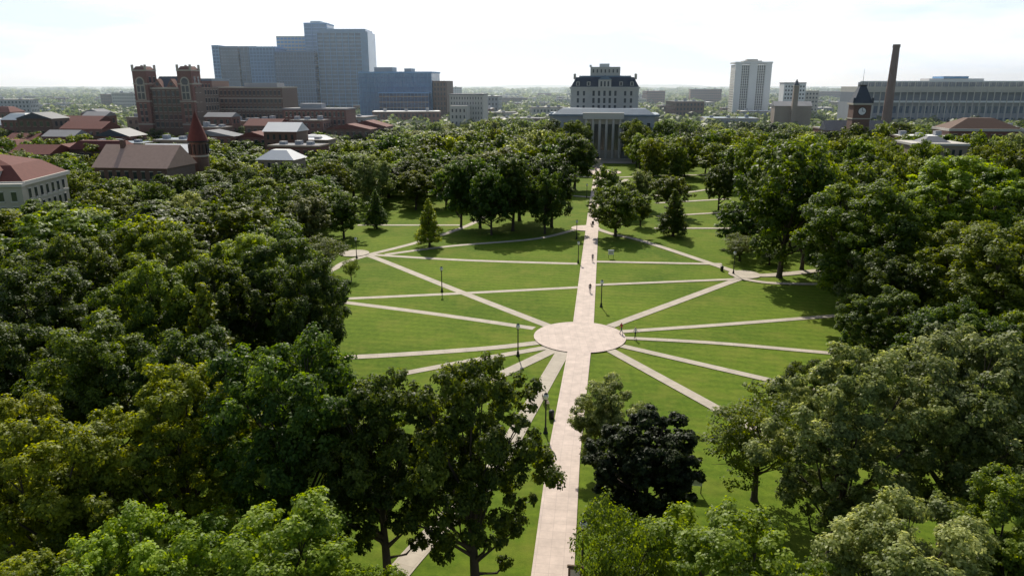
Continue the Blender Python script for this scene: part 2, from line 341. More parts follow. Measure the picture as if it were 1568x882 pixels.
for pts,ww in [([(5.7,102.5),(-9.7,122.1),(-27.8,145.8),(-34,152.5)],1.6),([(3.3,101.6),(-12.9,108.9),(-29.9,115.7),(-38,119)],1.4),([(-36,116.2),(-29.7,116.9),(-10.7,120),(11.9,124.2)],1.3),
  ([(-36,151.6),(-11.4,145.2),(13.3,141.8)],1.5),([(-31,149.5),(-21.7,162.6),(-12.3,180.8),(-6,200)],1.6),([(-27.1,150),(-13.8,158.4),(5.5,166.3),(15.7,177.4)],1.5),([(-40,183.5),(-13.4,183.5)],1.5),
  ([(-31,149),(-34.2,143),(-35.6,136),(-40,128)],1.6),([(3.8,95.4),(-4,93),(-17.9,90.3),(-30,89)],1.5),([(4.9,93.5),(-4.2,89.1),(-14,84)],1.3),([(5.7,92.5),(-0.7,84.6),(-8,76)],1.7),([(7,92),(1.6,72.4),(-2.2,59),(-5.2,53.1),(-8.1,46.7),(-10.5,40)],1.9),
  ([(14.8,102.5),(28,115.5),(41.3,128.7),(46,132.5)],1.6),([(16,100),(31.2,103.1),(51,107.6),(62,110)],1.25),([(16.2,97.3),(29,95.1),(43,91.3),(56,88)],1.15),([(15.3,94),(31.8,81.9),(40,76)],1.3),([(13.5,92.3),(23.3,73.3),(29,62)],1.5),
  ([(14.5,125.5),(41.6,129.6)],1.2),([(16.7,143.5),(42.5,141.3)],1.4),([(19.5,183.5),(24,172.5),(30.5,163.3),(40.1,142.4),(44,133.5)],1.7),([(40,196),(62.7,203.3),(75,207)],1.6),([(36,179.1),(60,179.1)],1.6),([(44,219),(69.4,227.7)],1.8),([(29.5,246),(33.2,250),(46.2,234.7),(69.6,250)],1.8),([(24.5,215),(31,240),(44.1,276.8)],1.8),
  ([(44,133),(49.3,132.5),(60,136)],2.2),([(42,131),(47,127),(56,126)],1.4),([(27,230),(5,240),(-30,243)],1.8),([(35,280),(70,290),(110,286)],2.2),([(34,282),(0,292),(-50,290)],2.2)]:
    ribbon(CP,pts,ww,M_CONC)
ribbon('road',[(-75,93),(-60,80),(-52,72),(-49,60)],3.5,M_ROAD)
disc('paved_circle',-34,151,3.2,M_CONC);disc('paved_circle',44.5,133,3.0,M_CONC)
ribbon('main_walk',[(-1.7,8),(3.0,45.4),(5.05,63),(10.9,104),(15.9,144.1),(24.0,208.9),(40.4,336)],3.15,M_WALK,False)
disc('round_plaza',9.75,97.7,6.6,M_WALK);disc('round_plaza',18.6,179,3.6,M_WALK);disc('round_plaza',36.3,300,9,M_WALK);ribbon('library_forecourt',[(18,343),(66,337)],11,M_CONC)

# ------------------------------------------------------------------ buildings
class Bld:
    def __init__(s,name,x,y,rot=ROT):
        s.e=bpy.data.objects.new(name,None);COL.objects.link(s.e);s.e.location=(x,y,0);s.e.rotation_euler=(0,0,rot);s.d={}
    def g(s,part,mat):
        return s.d.setdefault((part,mat.name),([],[],mat))
    def box(s,part,mat,x0,x1,y0,y1,z0,z1):
        V,F,_=s.g(part,mat);o=len(V)
        V+=[(x0,y0,z0),(x1,y0,z0),(x1,y1,z0),(x0,y1,z0),(x0,y0,z1),(x1,y0,z1),(x1,y1,z1),(x0,y1,z1)]
        F+=[tuple(o+i for i in f) for f in [(0,3,2,1),(4,5,6,7),(0,1,5,4),(1,2,6,5),(2,3,7,6),(3,0,4,7)]]
    def frus(s,part,mat,x0,x1,y0,y1,z0,z1,ix,iy):
        V,F,_=s.g(part,mat);o=len(V)
        V+=[(x0,y0,z0),(x1,y0,z0),(x1,y1,z0),(x0,y1,z0),(x0+ix,y0+iy,z1),(x1-ix,y0+iy,z1),(x1-ix,y1-iy,z1),(x0+ix,y1-iy,z1)]
        F+=[tuple(o+i for i in f) for f in [(0,3,2,1),(4,5,6,7),(0,1,5,4),(1,2,6,5),(2,3,7,6),(3,0,4,7)]]
    def gable(s,part,mat,x0,x1,y0,y1,z0,z1,axis='x',ov=0.5):
        V,F,_=s.g(part,mat);o=len(V)
        if axis=='x':
            ym=(y0+y1)/2;V+=[(x0-ov,y0-ov,z0),(x1+ov,y0-ov,z0),(x1+ov,y1+ov,z0),(x0-ov,y1+ov,z0),(x0-ov,ym,z1),(x1+ov,ym,z1)]
            F+=[tuple(o+i for i in f) for f in [(0,1,5,4),(2,3,4,5),(0,4,3),(1,2,5),(0,3,2,1)]]
        else:
            xm=(x0+x1)/2;V+=[(x0-ov,y0-ov,z0),(x1+ov,y0-ov,z0),(x1+ov,y1+ov,z0),(x0-ov,y1+ov,z0),(xm,y0-ov,z1),(xm,y1+ov,z1)]
            F+=[tuple(o+i for i in f) for f in [(0,4,5,3),(1,2,5,4),(0,1,4),(2,3,5),(0,3,2,1)]]
    def cyl(s,part,mat,x,y,z0,z1,r0,r1,seg=16):
        V,F,_=s.g(part,mat);o=len(V)
        for z,r in ((z0,r0),(z1,max(r1,0.01))):
            V+=[(x+r*math.cos(2*math.pi*i/seg),y+r*math.sin(2*math.pi*i/seg),z) for i in range(seg)]
        F+=[(o+i,o+(i+1)%seg,o+seg+(i+1)%seg,o+seg+i) for i in range(seg)];F+=[tuple(o+seg+i for i in range(seg))]
    def fdisc(s,part,mat,x,y,z,r,seg=24):
        V,F,_=s.g(part,mat);o=len(V);V+=[(x+r*math.cos(2*math.pi*i/seg),y,z+r*math.sin(2*math.pi*i/seg)) for i in range(seg)];F.append(tuple(range(o,o+seg)))
    def wins(s,face,a0,a1,c,z0,z1,nx,nz,fw=0.5,fh=0.6,mat=None,sill=None):
        mat=mat or GL;dx=(a1-a0)/nx;dz=(z1-z0)/nz
        for i in range(nx):
            for j in range(nz):
                u=a0+(i+.5)*dx;v=z0+(j+.5)*dz;w=dx*fw/2;h=dz*fh/2
                def bx(part,m,u0,u1,v0,v1,t):
                    if face=='f': s.box(part,m,u0,u1,c-t,c+0.05,v0,v1)
                    elif face=='r': s.box(part,m,c-0.05,c+t,u0,u1,v0,v1)
                    else: s.box(part,m,c-t,c+0.05,u0,u1,v0,v1)
                bx('windows',mat,u-w,u+w,v-h,v+h,0.04)
                if sill: bx('sills',sill,u-w-.15,u+w+.15,v-h-.3,v-h,0.25); bx('lintels',sill,u-w-.12,u+w+.12,v+h,v+h+.22,0.16)
    def done(s):
        for (part,mn),(V,F,mat) in s.d.items():
            me=bpy.data.meshes.new(part);me.from_pydata(V,[],F);me.materials.append(mat);o=bpy.data.objects.new(part,me);COL.objects.link(o);o.parent=s.e
GL=glassmat('window_glass',(0.035,0.045,0.055));GLB=glassmat('blue_curtain_glass',(0.08,0.20,0.36),0.2);GLD=glassmat('dark_blue_glass',(0.022,0.07,0.15),0.15)
RED=brickmat('red_brick',(0.22,0.085,0.06),(0.16,0.06,0.05),(0.25,0.2,0.17),1.5);BRN=brickmat('brown_brick',(0.15,0.075,0.055),(0.12,0.06,0.045),(0.2,0.17,0.14),1.5)
STO=plain('limestone',(0.44,0.40,0.33),0.9,0.12,0.3);CON=plain('pale_concrete',(0.52,0.49,0.44),0.9,0.1,0.2);WHT=plain('white_panel',(0.72,0.72,0.71),0.7,0.08,0.2);GRY=plain('grey_panel',(0.32,0.33,0.35),0.7,0.12,0.2)
TILE=plain('red_roof_tile',(0.14,0.045,0.036),0.85,0.3,1.2);SAL=plain('salmon_roof_tile',(0.46,0.31,0.24),0.85,0.15,1.0);SLT=plain('slate_roof',(0.055,0.065,0.085),0.6,0.2,0.8);RFG=plain('grey_roof',(0.24,0.24,0.25),0.9,0.2,0.15);COP=plain('blue_grey_roof',(0.16,0.22,0.28),0.6,0.2,0.4);TAN=plain('tan_masonry',(0.30,0.24,0.19),0.9,0.12,0.3);DRK=plain('dark_metal',(0.02,0.02,0.022),0.4,0.2,2)
BLUP=plain('blue_grey_panel',(0.06,0.15,0.31),0.6,0.1,0.1);LTP=plain('light_blue_panel',(0.16,0.33,0.56),0.6,0.1,0.1)

# library
B=Bld('library_building',43.5,351)
B.box('front_block',GRY,-24,24,0,16,0,20.5);B.box('cornice',COP,-24.6,24.6,-0.6,16.6,20.5,21.4);B.frus('low_roof',COP,-24,24,0.2,16,21.4,24,4,4)  # front block walls greyed, facade shade put into their colour
B.box('portico_wall',STO,-9,9,-2.5,-0.65,0,19.3);B.box('portico_entablature',CON,-9.6,9.6,-4.2,-0.7,19.3,22.2)
for i in range(6): B.cyl('portico_columns',CON,-8+i*3.2,-3.3,1.2,19.3,0.65,0.55,12)
for i in range(5): B.box('tall_windows',GL,-7.3+i*3.2,-5.5+i*3.2,-2.56,-2.4,5,17)
for sgn in (-1,1):
    a0,a1=(-23,-10) if sgn<0 else (10,23)
    B.wins('f',a0,a1,0,3,18.5,4,3,0.45,0.65,sill=CON)
B.box('terrace',STO,-30,30,-6,-4.3,0,1.2)
B.box('wing_block',STO,-27,27,16.7,48,0,19.8);B.box('wing_roof',COP,-27.5,27.5,16.7,48.5,19.8,20.8)
B.box('book_tower',CON,-17,17,24,42,20.8,33);B.box('tower_cornice',CON,-17.6,17.6,23.4,42.6,33,33.9)
for a0,a1 in ((-14.8,-8.8),(8.8,14.8)): B.wins('f',a0,a1,24,22,32.5,2,3,0.36,0.62,sill=CON)
B.wins('f',-6.8,6.8,24,22,32.5,5,3,0.42,0.72)
for x in (-17,-8,7.2,16.2): B.box('pilasters',CON,x,x+0.8,23.55,23.98,21,33)
B.frus('mansard_roof',SLT,-17,17,24,42,33.9,38.6,2.6,2.6);B.box('roof_deck',COP,-13,13,27,40,38.6,39.3)
for i in range(6):
    x=-13.5+i*5.4-0.9
    if abs(x+.9)<4: continue
    B.box('dormers',CON,x,x+1.8,24.3,27,34.2,36.4);B.gable('dormer_roofs',SLT,x,x+1.8,24.3,27,36.4,37.3,'y',0.2);B.box('dormer_windows',GL,x+.4,x+1.4,24.24,24.35,34.6,36.1)
B.box('central_pavilion',CON,-3.2,3.2,23.2,26.5,33,37.4);B.gable('pavilion_roof',COP,-3.2,3.2,23.2,28,37.4,39.6,'y',.3);B.wins('f',-2.6,2.6,23.2,33.8,36.9,3,1,0.5,0.8)
for x in (-16,-6.5,5.5,14.8): B.box('chimneys',STO,x,x+1.2,30,32,37.5,40.3)
B.box('penthouse',CON,-7.5,7.5,29,37,39.3,43.6);B.wins('f',-7,7,29,40,43.2,7,1,0.35,0.5);B.box('penthouse_cap',WHT,-3,2,30,35,43.6,45.2);B.box('penthouse_cap',WHT,-8,-7.0,29.5,36,43.6,44.6)
B.wins('r',25,41,17,22,32.5,6,3,0.5,0.7);B.wins('l',25,41,-17,22,32.5,6,3,0.5,0.7)
for i in range(7): B.box('skylights',WHT,-26+i*8-0.8,-26+i*8+0.8,18.5,21.5,20.8,21.8)
B.done()
# brick towers hall
B=Bld('twin_tower_brick_hall',-186,400)
B.box('main_body',BRN,-17,17,0,24,0,33.5);B.frus('main_roof',SLT,-8,8,1,23,33.6,39.3,1,6)
for s_ in (-1,1):
    c=s_*12.8
    B.box('tower',RED,c-4.0,c+4.0,-2,7,0,42)
    for zz in (14,26,35,41.9): B.box('tower_band',STO,c-4.15,c+4.15,-2.15,7.15,zz,zz+.7)
    B.frus('tower_cap',RED,c-3.6,c+3.6,-1.6,6.6,42.6,44.4,1.2,1.2)
    for dx in (-4.1,3.2):
        for yy in (-2.1,6.2): B.box('pinnacles',STO,c+dx,c+dx+.9,yy,yy+.9,42.6,45.2)
    B.fdisc('round_arch',STO,c,-2.2,36.4,2.6);B.fdisc('arch_glass',GL,c,-2.26,36.4,1.9);B.box('arch_trim',STO,c-2.5,c+2.5,-2.3,-2.0,27,34.9)
    B.wins('f',c-2.2,c+2.2,-2.3,27.2,34.6,2,2,0.75,0.85)
    B.wins('f',c-2.6,c+2.6,-2,15,25.5,2,3,0.5,0.7,sill=STO);B.wins('r',-1,6.5,c+4.0,15,40,2,5,0.45,0.6,sill=STO)
B.box('middle_band',STO,-8.7,8.7,-0.3,0,32.6,33.55)
for i in range(2): B.gable('wall_dormers',RED,-7.3+i*8,-1.3+i*8,-0.1,4,33.6,38,'y',0);B.fdisc('dormer_window',GL,-4.3+i*8,-.16,35.3,.9)
B.wins('f',-8.2,8.2,0,12,32.4,6,5,0.6,0.62,sill=STO);B.wins('r',8.5,23,17,12,33,5,5,0.45,0.6,sill=STO);B.done()
B=Bld('brick_academic_building',-158,430)
B.box('walls',RED,-25,-16,0,20,0,37);B.box('roof',COP,-25.4,-15.6,-.4,20.4,37,38.4);B.box('walls',BRN,-15.9,26,1,22,0,33);B.box('bands',STO,-15.9,26.1,0.8,1.0,27,27.7);B.box('bands',STO,-15.9,26.1,0.8,1.0,21,21.6);B.box('parapet',STO,-16,26.2,0.7,22.2,33,33.7)
B.box('penthouse',GRY,0,20,8,18,33.7,36);B.wins('f',-24.5,-16.5,0,15,36,4,5,0.5,0.6,sill=STO);B.wins('f',-15,25.5,1,15,32.6,16,4,0.5,0.55,sill=STO);B.done()
B=Bld('red_brick_building',-107,395);B.box('walls',RED,-16,19,0,15,0,22);B.box('roof',RFG,-16.4,19.4,-.4,15.4,22,22.8);B.box('roof_unit',GRY,-8,4,4,10,22.8,25.2);B.wins('f',-15.5,18.5,0,10,21.6,14,3,0.45,0.6,sill=STO);B.done()
# hospital
B=Bld('hospital_tower_complex',0,0,0)
def slab(x0,x1,y0,dep,top,mw,mg,n,fl,part,fin=None,sp=.25,cap=None):
    B.box(part,mg,x0,x1,y0,y0+dep,0,top)
    B.box(part+'_cap',cap or mw,x0-.5,x1+.5,y0-.5,y0+dep+.5,top,top+1.6)
    for k in range(fl):
        z=top*k/fl; B.box(part+'_spandrels',mw,x0-0.25,x1+0.25,y0-0.25,y0+dep,z,z+top/fl*sp)
    for i in range(n+1):
        x=x0+(x1-x0)*i/n; B.box(part+'_fins',fin or mw,x-0.3,x+0.3,y0-0.6,y0-0.26,0,top)
slab(-337,-330,850,42,76,LTP,BLUP,2,20,'west_wing_edge',LTP,.3);slab(-329,-309,851,42,75,BLUP,GLD,6,20,'west_wing',GLD,.15);slab(-307,-289,853,40,75,BLUP,GLD,4,18,'west_glass_wing',BLUP,.15)
slab(-291,-262,838,40,74,LTP,BLUP,8,20,'mid_wing',LTP,.2)
slab(-276,-234,890,30,88,CON,LTP,10,22,'rear_block',CON,.4);slab(-240,-214,880,35,102,LTP,GLB,3,26,'core_tower',LTP,.2);B.box('core_cap',WHT,-234,-222,885,905,103.6,106)
slab(-262,-219,832,40,69,BLUP,GLD,14,16,'front_wing',BLUP,.2);slab(-217,-161,845,45,90,GLB,GLD,8,22,'east_tower',LTP,.35,GLB)
B.box('east_tower_crown',GLB,-215,-163,846,888,91.6,94.5);B.box('east_tower_corner',GLB,-168,-160.4,844.2,890.2,0,89.9)
B.done()
B=Bld('glass_research_building',-97,620);B.box('walls',GLB,-31,31,0,30,0,44);B.box('roof',LTP,-31.5,31.5,-.5,30.5,44,45.3)
for k in range(9): B.box('spandrels',BLUP,-31.2,31.2,-0.3,0,8+k*4,9+k*4)
for i in range(21): B.box('mullions',LTP,-31.1+i*3.1,-30.9+i*3.1,-0.5,-0.31,0,44)
B.box('brick_end',BRN,31.3,43,2,28,0,38);B.wins('f',32,42.5,2,14,37,4,6,0.5,0.6);B.box('roof_plant',GRY,-20,-4,8,20,45.3,49);B.box('roof_plant',GRY,6,12,8,20,45.3,48);B.box('lower_glass',GLD,-12,30,-8,-0.6,0,28);B.box('lower_roof',LTP,-12.5,30.5,-8.5,-0.6,28,29)
for i in range(15): B.box('lower_mullions',LTP,-12+i*3,-11.75+i*3,-8.25,-8.16,0,28)
for k in range(6): B.box('lower_spandrels',TAN,-12,30,-8.15,-8.01,3+k*4.4,4+k*4.4)
B.done()
B=Bld('white_laboratory_building',-32,520);B.box('walls',CON,-12,12,0,20,0,28);B.box('roof',RFG,-12.3,12.3,-.3,20.3,28,28.8);B.wins('f',-11.5,11.5,0,4,27.5,12,7,0.3,0.5);B.box('annex',CON,-9,3,-14,-0.4,0,21);B.wins('f',-8.5,2.5,-14,3,20,4,4,0.4,0.5);B.done()
# bell tower hall
B=Bld('round_bell_tower',-99.7,232)
B.cyl('round_tower',BRN,0,0,0,17.5,2.8,2.6,20);B.cyl('belfry_band',STO,0,0,13,13.5,2.9,2.9,20);B.cyl('eave_ring',DRK,0,0,17.5,18.0,3.2,3.2,20);B.cyl('conical_roof',TILE,0,0,18.0,27.2,3.2,0.05,20);B.cyl('finial',DRK,0,0,27,28.6,0.08,0.03,6)
for i in range(12):
    a=2*math.pi*i/12;x=2.68*math.cos(a);y=2.68*math.sin(a);B.box('belfry_openings',DRK,x-.3,x+.3,y-.3,y+.3,13.9,16.9)
B.done()
B=Bld('salmon_roof_hall',-111,213);B.box('walls',BRN,-13,10,0,15,0,11.4);B.gable('roof',SAL,-13,10,0,15,11.4,17.6,'x',0.6);B.wins('f',-12,9,0,4,11,8,2,0.4,0.6,sill=STO);B.box('chimney',BRN,-8,-6.8,6,7.2,15,19);B.done()
B=Bld('mansard_hall',-131,164,R(8));B.box('walls',STO,-22,18,0,22,0,12.6);B.box('cornice',CON,-22.7,18.7,-0.7,22.7,12.6,13.5);B.frus('mansard_roof',TILE,-22.2,18.2,-0.2,22.2,13.5,16.8,4,4);B.frus('upper_roof',TILE,-18.2,14.2,3.8,18.2,16.8,18.6,6,5)
B.wins('f',-21,11.5,0,1.5,12.2,12,3,0.42,0.62,sill=CON);B.wins('r',1,21,18,1.5,12.2,7,3,0.42,0.62,sill=CON);B.box('string_course',CON,-22.1,18.1,-.2,22.1,8.7,9.1)
for i in range(6):
    x=-18+i*6; B.box('dormers',CON,x-.9,x+.9,0.2,3.5,13.6,15.8);B.gable('dormer_roofs',TILE,x-.9,x+.9,0.2,3.5,15.8,16.7,'y',.2);B.box('dormer_windows',GL,x-.45,x+.45,0.14,0.25,13.9,15.4)
B.box('end_pavilion',STO,12,18.5,-2,-.21,0,12.5);B.box('pavilion_cap',CON,11.8,18.8,-2.4,-.71,12.5,13.2);B.wins('f',12.5,18,-2,1.5,12,2,3,0.4,0.6,sill=CON)
B.done()
B=Bld('white_roof_pavilion',-77,236);B.box('walls',TAN,-6,6,0,10,0,11.5);B.frus('roof',WHT,-6.6,6.6,-.6,10.6,11.5,14.4,4,4);B.wins('f',-5.5,5.5,0,6,11,5,2,.4,.6);B.done()
B=Bld('white_gable_hall',-95,300);B.box('walls',BRN,-7,7,0,12,0,16.5);B.gable('roof',WHT,-7,7,0,12,16.5,20,'x',.5);B.wins('f',-6.5,6.5,0,6,16,5,3,.4,.6);B.done()
B=Bld('residence_hall_tower',225,700)
B.box('core',CON,-16,16,0,28,0,53)
for x0,x1 in ((-16.4,-11),(-3.2,3.2),(11,16.4)): B.box('piers',WHT,x0,x1,-1.6,-.01,0,54)
for x0,x1 in ((-10.9,-3.3),(3.3,10.9)):
    B.wins('f',x0,x1,0,2,52,4,22,.5,.5)
    for i in range(5): B.box('ribs',WHT,x0+i*(x1-x0)/4.2,x0+i*(x1-x0)/4.2+.5,-.9,-.05,0,53)
B.box('cap',WHT,-17,17,-2,29,54,55.4);B.box('lift_house',CON,-5,5,8,18,56.61,58);B.box('lift_house',CON,-8.5,8.5,6,20,55.4,56.6);B.wins('l',1,27,-16,2,52,8,22,.5,.5);B.done()
B=Bld('concrete_hospital_block',246,640);B.box('walls',WHT,-12,6,0,18,0,36);B.box('walls',CON,6.2,18,2,18,0,30);B.wins('f',-11.5,5.5,0,6,35,7,9,.5,.45);B.wins('f',7,17.5,2,6,29,4,7,.5,.45);B.box('roof',RFG,-12.3,6.1,-.3,18.3,36,36.8);B.done()
B=Bld('slender_brick_tower',191,500);B.box('shaft',TAN,-1.6,1.6,0,3.2,0,34);B.box('belfry',STO,-1.9,1.9,-.3,3.5,34,34.6);B.frus('roof',SLT,-1.6,1.6,0,3.2,34.6,38.5,1.5,1.5);B.box('base_building',TAN,-12,12,4,16,0,21);B.gable('base_roof',RFG,-12,12,4,16,21,24,'x');B.done()
B=Bld('clock_tower_hall',161,340)
B.box('body',BRN,-3.8,3.8,0,7.6,0,26);B.box('band',STO,-4,4,-.2,7.8,19.6,20.1);B.box('cornice',STO,-4.4,4.4,-.6,8.2,26,26.8);B.frus('mansard_spire',SLT,-4.1,4.1,-.3,7.9,26.8,34.2,2.7,2.7);B.box('spire_crest',DRK,-1.5,1.5,2.3,5.3,34.2,34.9);B.cyl('finial',DRK,0,3.8,34.9,42,.12,.04,8)
B.fdisc('clock_rim',DRK,0,-.12,23.2,1.9,28);B.fdisc('clock_face',WHT,0,-.15,23.2,1.6,28)
B.box('clock_hands',DRK,-.09,.09,-.22,-.17,23.1,24.6);B.box('clock_hands',DRK,-.09,1.1,-.28,-.23,23.1,23.28)
for s_ in (-1,1): B.box('corner_turrets',SLT,s_*4-.4,s_*4+.4,-.5,.3,26.8,29.2)
B.box('wing',BRN,-12,14,7.7,20,0,14);B.gable('wing_roof',SLT,-12,14,8.3,20,14,18.5,'x');B.wins('f',-11.5,-5,7.7,4,13.6,3,3,.4,.6,sill=STO);B.wins('f',5,13.5,7.7,4,13.6,4,3,.4,.6,sill=STO);B.done()
B=Bld('brick_smokestack',254,500,0);B.cyl('shaft',BRN,0,0,0,58.5,3.3,2.1,24);B.cyl('crown',BRN,0,0,58.5,60.5,2.4,2.3,24);B.cyl('plinth',TAN,0,0,0,6,4.2,3.9,16);B.done()
B=Bld('football_stadium',262,560,R(-3));Lg=190
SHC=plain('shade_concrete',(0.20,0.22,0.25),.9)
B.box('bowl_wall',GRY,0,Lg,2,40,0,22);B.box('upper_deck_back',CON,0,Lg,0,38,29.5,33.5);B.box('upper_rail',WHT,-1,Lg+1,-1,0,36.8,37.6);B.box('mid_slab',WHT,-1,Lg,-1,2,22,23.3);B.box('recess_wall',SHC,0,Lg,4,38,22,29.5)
for i in range(40):
    x=i*Lg/39; B.box('columns',CON,x-.35,x+.35,-1.2,-1.02,0,36.8)
    B.box('truss_posts',GRY,x+2,x+2.3,0.1,.5,33.5,36.8)
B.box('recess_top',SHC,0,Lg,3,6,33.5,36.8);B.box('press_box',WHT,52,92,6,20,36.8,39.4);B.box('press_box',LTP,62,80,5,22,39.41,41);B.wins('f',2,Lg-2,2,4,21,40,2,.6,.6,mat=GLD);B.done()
B=Bld('rotunda_roof_hall',195,302);B.box('walls',RED,-14,14,0,16,0,16.5);B.box('band',CON,-14.4,14.4,-.4,16.4,16.5,17.5);B.frus('roof',plain('brown_roof',(0.13,0.08,0.06),.85),-14,14,0,16,17.5,21.6,9,6);B.wins('f',-13,13,0,4,16,9,3,.45,.6,sill=STO);B.done()
B=Bld('flat_roof_hall',139,236);B.box('walls',TAN,-9,8,0,14,0,16);B.box('roof',CON,-9.4,8.4,-.4,14.4,16,16.7);B.frus('skylight',RFG,-5,4,3,11,16.7,18.6,3,3);B.wins('f',-8,7,0,4,15.5,7,3,.4,.6);B.done()
# campus + town filler
rt=random.Random(31)
def filler(x,y,wx,dy,h,name,wall,roof,kind,rot=ROT):
    B=Bld(name,x,y,rot);B.box('walls',wall,-wx/2,wx/2,0,dy,0,h)
    nx=max(3,int(wx/3.2));nz=max(1,int(h/4))
    B.wins('f',-wx/2+.6,wx/2-.6,0,1,h-.3,nx,nz,.45,.5,sill=TAN if y<500 else None)
    if x<0: B.wins('r',1,dy-1,wx/2,1,h-.3,max(2,int(dy/3.5)),nz,.45,.5)
    else: B.wins('l',1,dy-1,-wx/2,1,h-.3,max(2,int(dy/3.5)),nz,.45,.5)
    if kind=='gable': B.gable('roof',roof,-wx/2,wx/2,0,dy,h,h+dy*0.24,'x' if rt.random()<.6 else 'y')
    elif kind=='hip': B.frus('roof',roof,-wx/2-.5,wx/2+.5,-.5,dy+.5,h,h+3.2,min(wx,dy)*.35,min(wx,dy)*.35)
    else:
        B.box('parapet',TAN,-wx/2-.3,wx/2+.3,-.3,dy+.3,h,h+.6);B.box('roof',roof,-wx/2+.4,wx/2-.4,.4,dy-.4,h+.6,h+.65)
        for k in range(3):
            ux=-wx/3+k*wx/3.2+rt.uniform(-1,1);B.box('roof_units',GRY,ux-1.2,ux+1.2,dy*.3,dy*.3+2.5,h+.66,h+rt.uniform(1.5,3))
    B.done()
occ=[(f[0],f[1],max(f[2],f[3])) for f in FOOT]
def tryf(x,y,wx,dy):
    for a in occ:
        if abs(a[0]-x)<a[2]*0.9+wx*.5 and abs(a[1]-y)<min(a[2],14)*0.7+dy*.6: return False
    occ.append((x,y,max(wx,dy)/2));return True
for _ in range(150):
    y=rt.uniform(275,450);x=rt.uniform(-0.72*y,-62-(y-285)*0.1);wx=rt.uniform(11,26);dy=rt.uniform(9,15)
    if tryf(x,y+dy/2,wx,dy):
        h=rt.uniform(9,13) if y<350 else rt.uniform(12,19);kd=rt.choice(['gable','gable','flat','flat','hip'])
        filler(x,y,wx,dy,h,'campus_hall',rt.choice([RED,TAN,BRN,RED]),rt.choice([TILE,TILE,SLT,RFG,WHT]) if kd!='flat' else rt.choice([RFG,WHT,RFG,COP]),kd)
for _ in range(7):
    y=rt.uniform(300,430);x=rt.uniform(95,0.70*y);wx=rt.uniform(14,26);dy=rt.uniform(11,16)
    if tryf(x,y+dy/2,wx,dy): filler(x,y,wx,dy,rt.uniform(12,15),'campus_hall',rt.choice([RED,TAN,STO]),rt.choice([RFG,WHT]),'flat')
for _ in range(200):
    y=rt.uniform(470,1900);x=rt.uniform(-0.70,0.70)*y;wx=rt.uniform(18,60);dy=rt.uniform(14,26)
    if -345<x<-150 and y<880: continue
    if x>180 and y<620: continue
    if tryf(x,y+dy/2,wx,dy):
        h=rt.uniform(6,15) if rt.random()<.9 else rt.uniform(20,30)
        filler(x,y,wx,dy,h,'town_building',rt.choice([RED,TAN,CON,BRN,GRY,CON]),rt.choice([RFG,WHT,RFG,COP]),'flat',rt.choice([ROT,ROT,R(8)]))

# ------------------------------------------------------------------ lamps etc
POST=plain('black_iron',(0.02,0.022,0.02),0.45,0.2,4);GLO=plain('frosted_lamp_glass',(0.75,0.75,0.72),0.3,0.03,4,0,.5)
def lathe(B,part,mat,prof,x=0,y=0,seg=14):
    for (z0,r0),(z1,r1) in zip(prof[:-1],prof[1:]): B.cyl(part,mat,x,y,z0,z1,r0,r1,seg)
for (x,y) in [(-12.3,121.3),(0.8,90.3),(3.5,68.1),(13.5,142.4),(14.6,112.4),(42.5,133.5),(-32.5,146.4),(5.2,45.7),(22,190),(15.2,166),(30,250),(24,230)]:
    B=Bld('street_lamp',x,y,0)
    lathe(B,'base',POST,[(0,.26),(.12,.26),(.2,.19),(.6,.15),(.7,.11)]);lathe(B,'pole',POST,[(.7,.09),(3.7,.07)]);lathe(B,'collar',POST,[(3.7,.12),(3.78,.18),(3.86,.14)])
    lathe(B,'lantern',GLO,[(3.86,.15),(4.05,.26),(4.3,.27),(4.45,.19)]);lathe(B,'cap',POST,[(4.45,.22),(4.53,.12),(4.62,.03)]);B.done()
WOOD=plain('bench_wood',(0.12,0.08,0.05),.7,.3,5)
def bench(x,y,rot):
    B=Bld('park_bench',x,y,rot)
    for i in range(4): B.box('seat',WOOD,-.9,.9,-.22+i*.12,-.13+i*.12,.42,.455)
    for i in range(4): B.box('backrest',WOOD,-.9,.9,.25+i*.02,.28+i*.02,.55+i*.11,.63+i*.11)
    for x_ in (-.8,.74):
        for y_ in (-.2,.2): B.box('legs',POST,x_,x_+.06,y_,y_+.05,0,.419)
        B.box('arm',POST,x_,x_+.06,-.2,.24,.62,.66);B.box('back_posts',POST,x_,x_+.06,.31,.35,.3,.98)
    B.done()
bench(3.9,75.2,R(98));bench(20.5,181,R(90))
for (x,y,mw,c) in [(4.55,44.2,0.9,plain('sign_brown',(0.12,0.08,0.05))),(16.1,56.6,1.4,WHT),(20.7,146.5,1.0,WHT)]:
    B=Bld('information_sign',x,y,ROT)
    for s_ in (-1,1): B.box('posts',POST,s_*mw/2-.04,s_*mw/2+.04,0.03,.11,0,1.7)
    B.box('panel',c,-mw/2-.06,mw/2+.06,-.03,.028,.8,1.65);B.frus('cap',c,-mw/2-.15,mw/2+.15,-.15,.2,1.702,1.82,.1,.1);B.box('notice',CON,-mw/2+.1,mw/2-.1,-.036,-.031,.95,1.5);B.done()
for (x,y) in [(4.3,71.5),(21,184),(41,136)]:
    B=Bld('litter_bin',x,y,0);lathe(B,'drum',POST,[(0,.25),(.05,.29),(.85,.31),(.88,.33)]);lathe(B,'lid',POST,[(.885,.33),(1.0,.2),(1.05,.08)]);B.done()

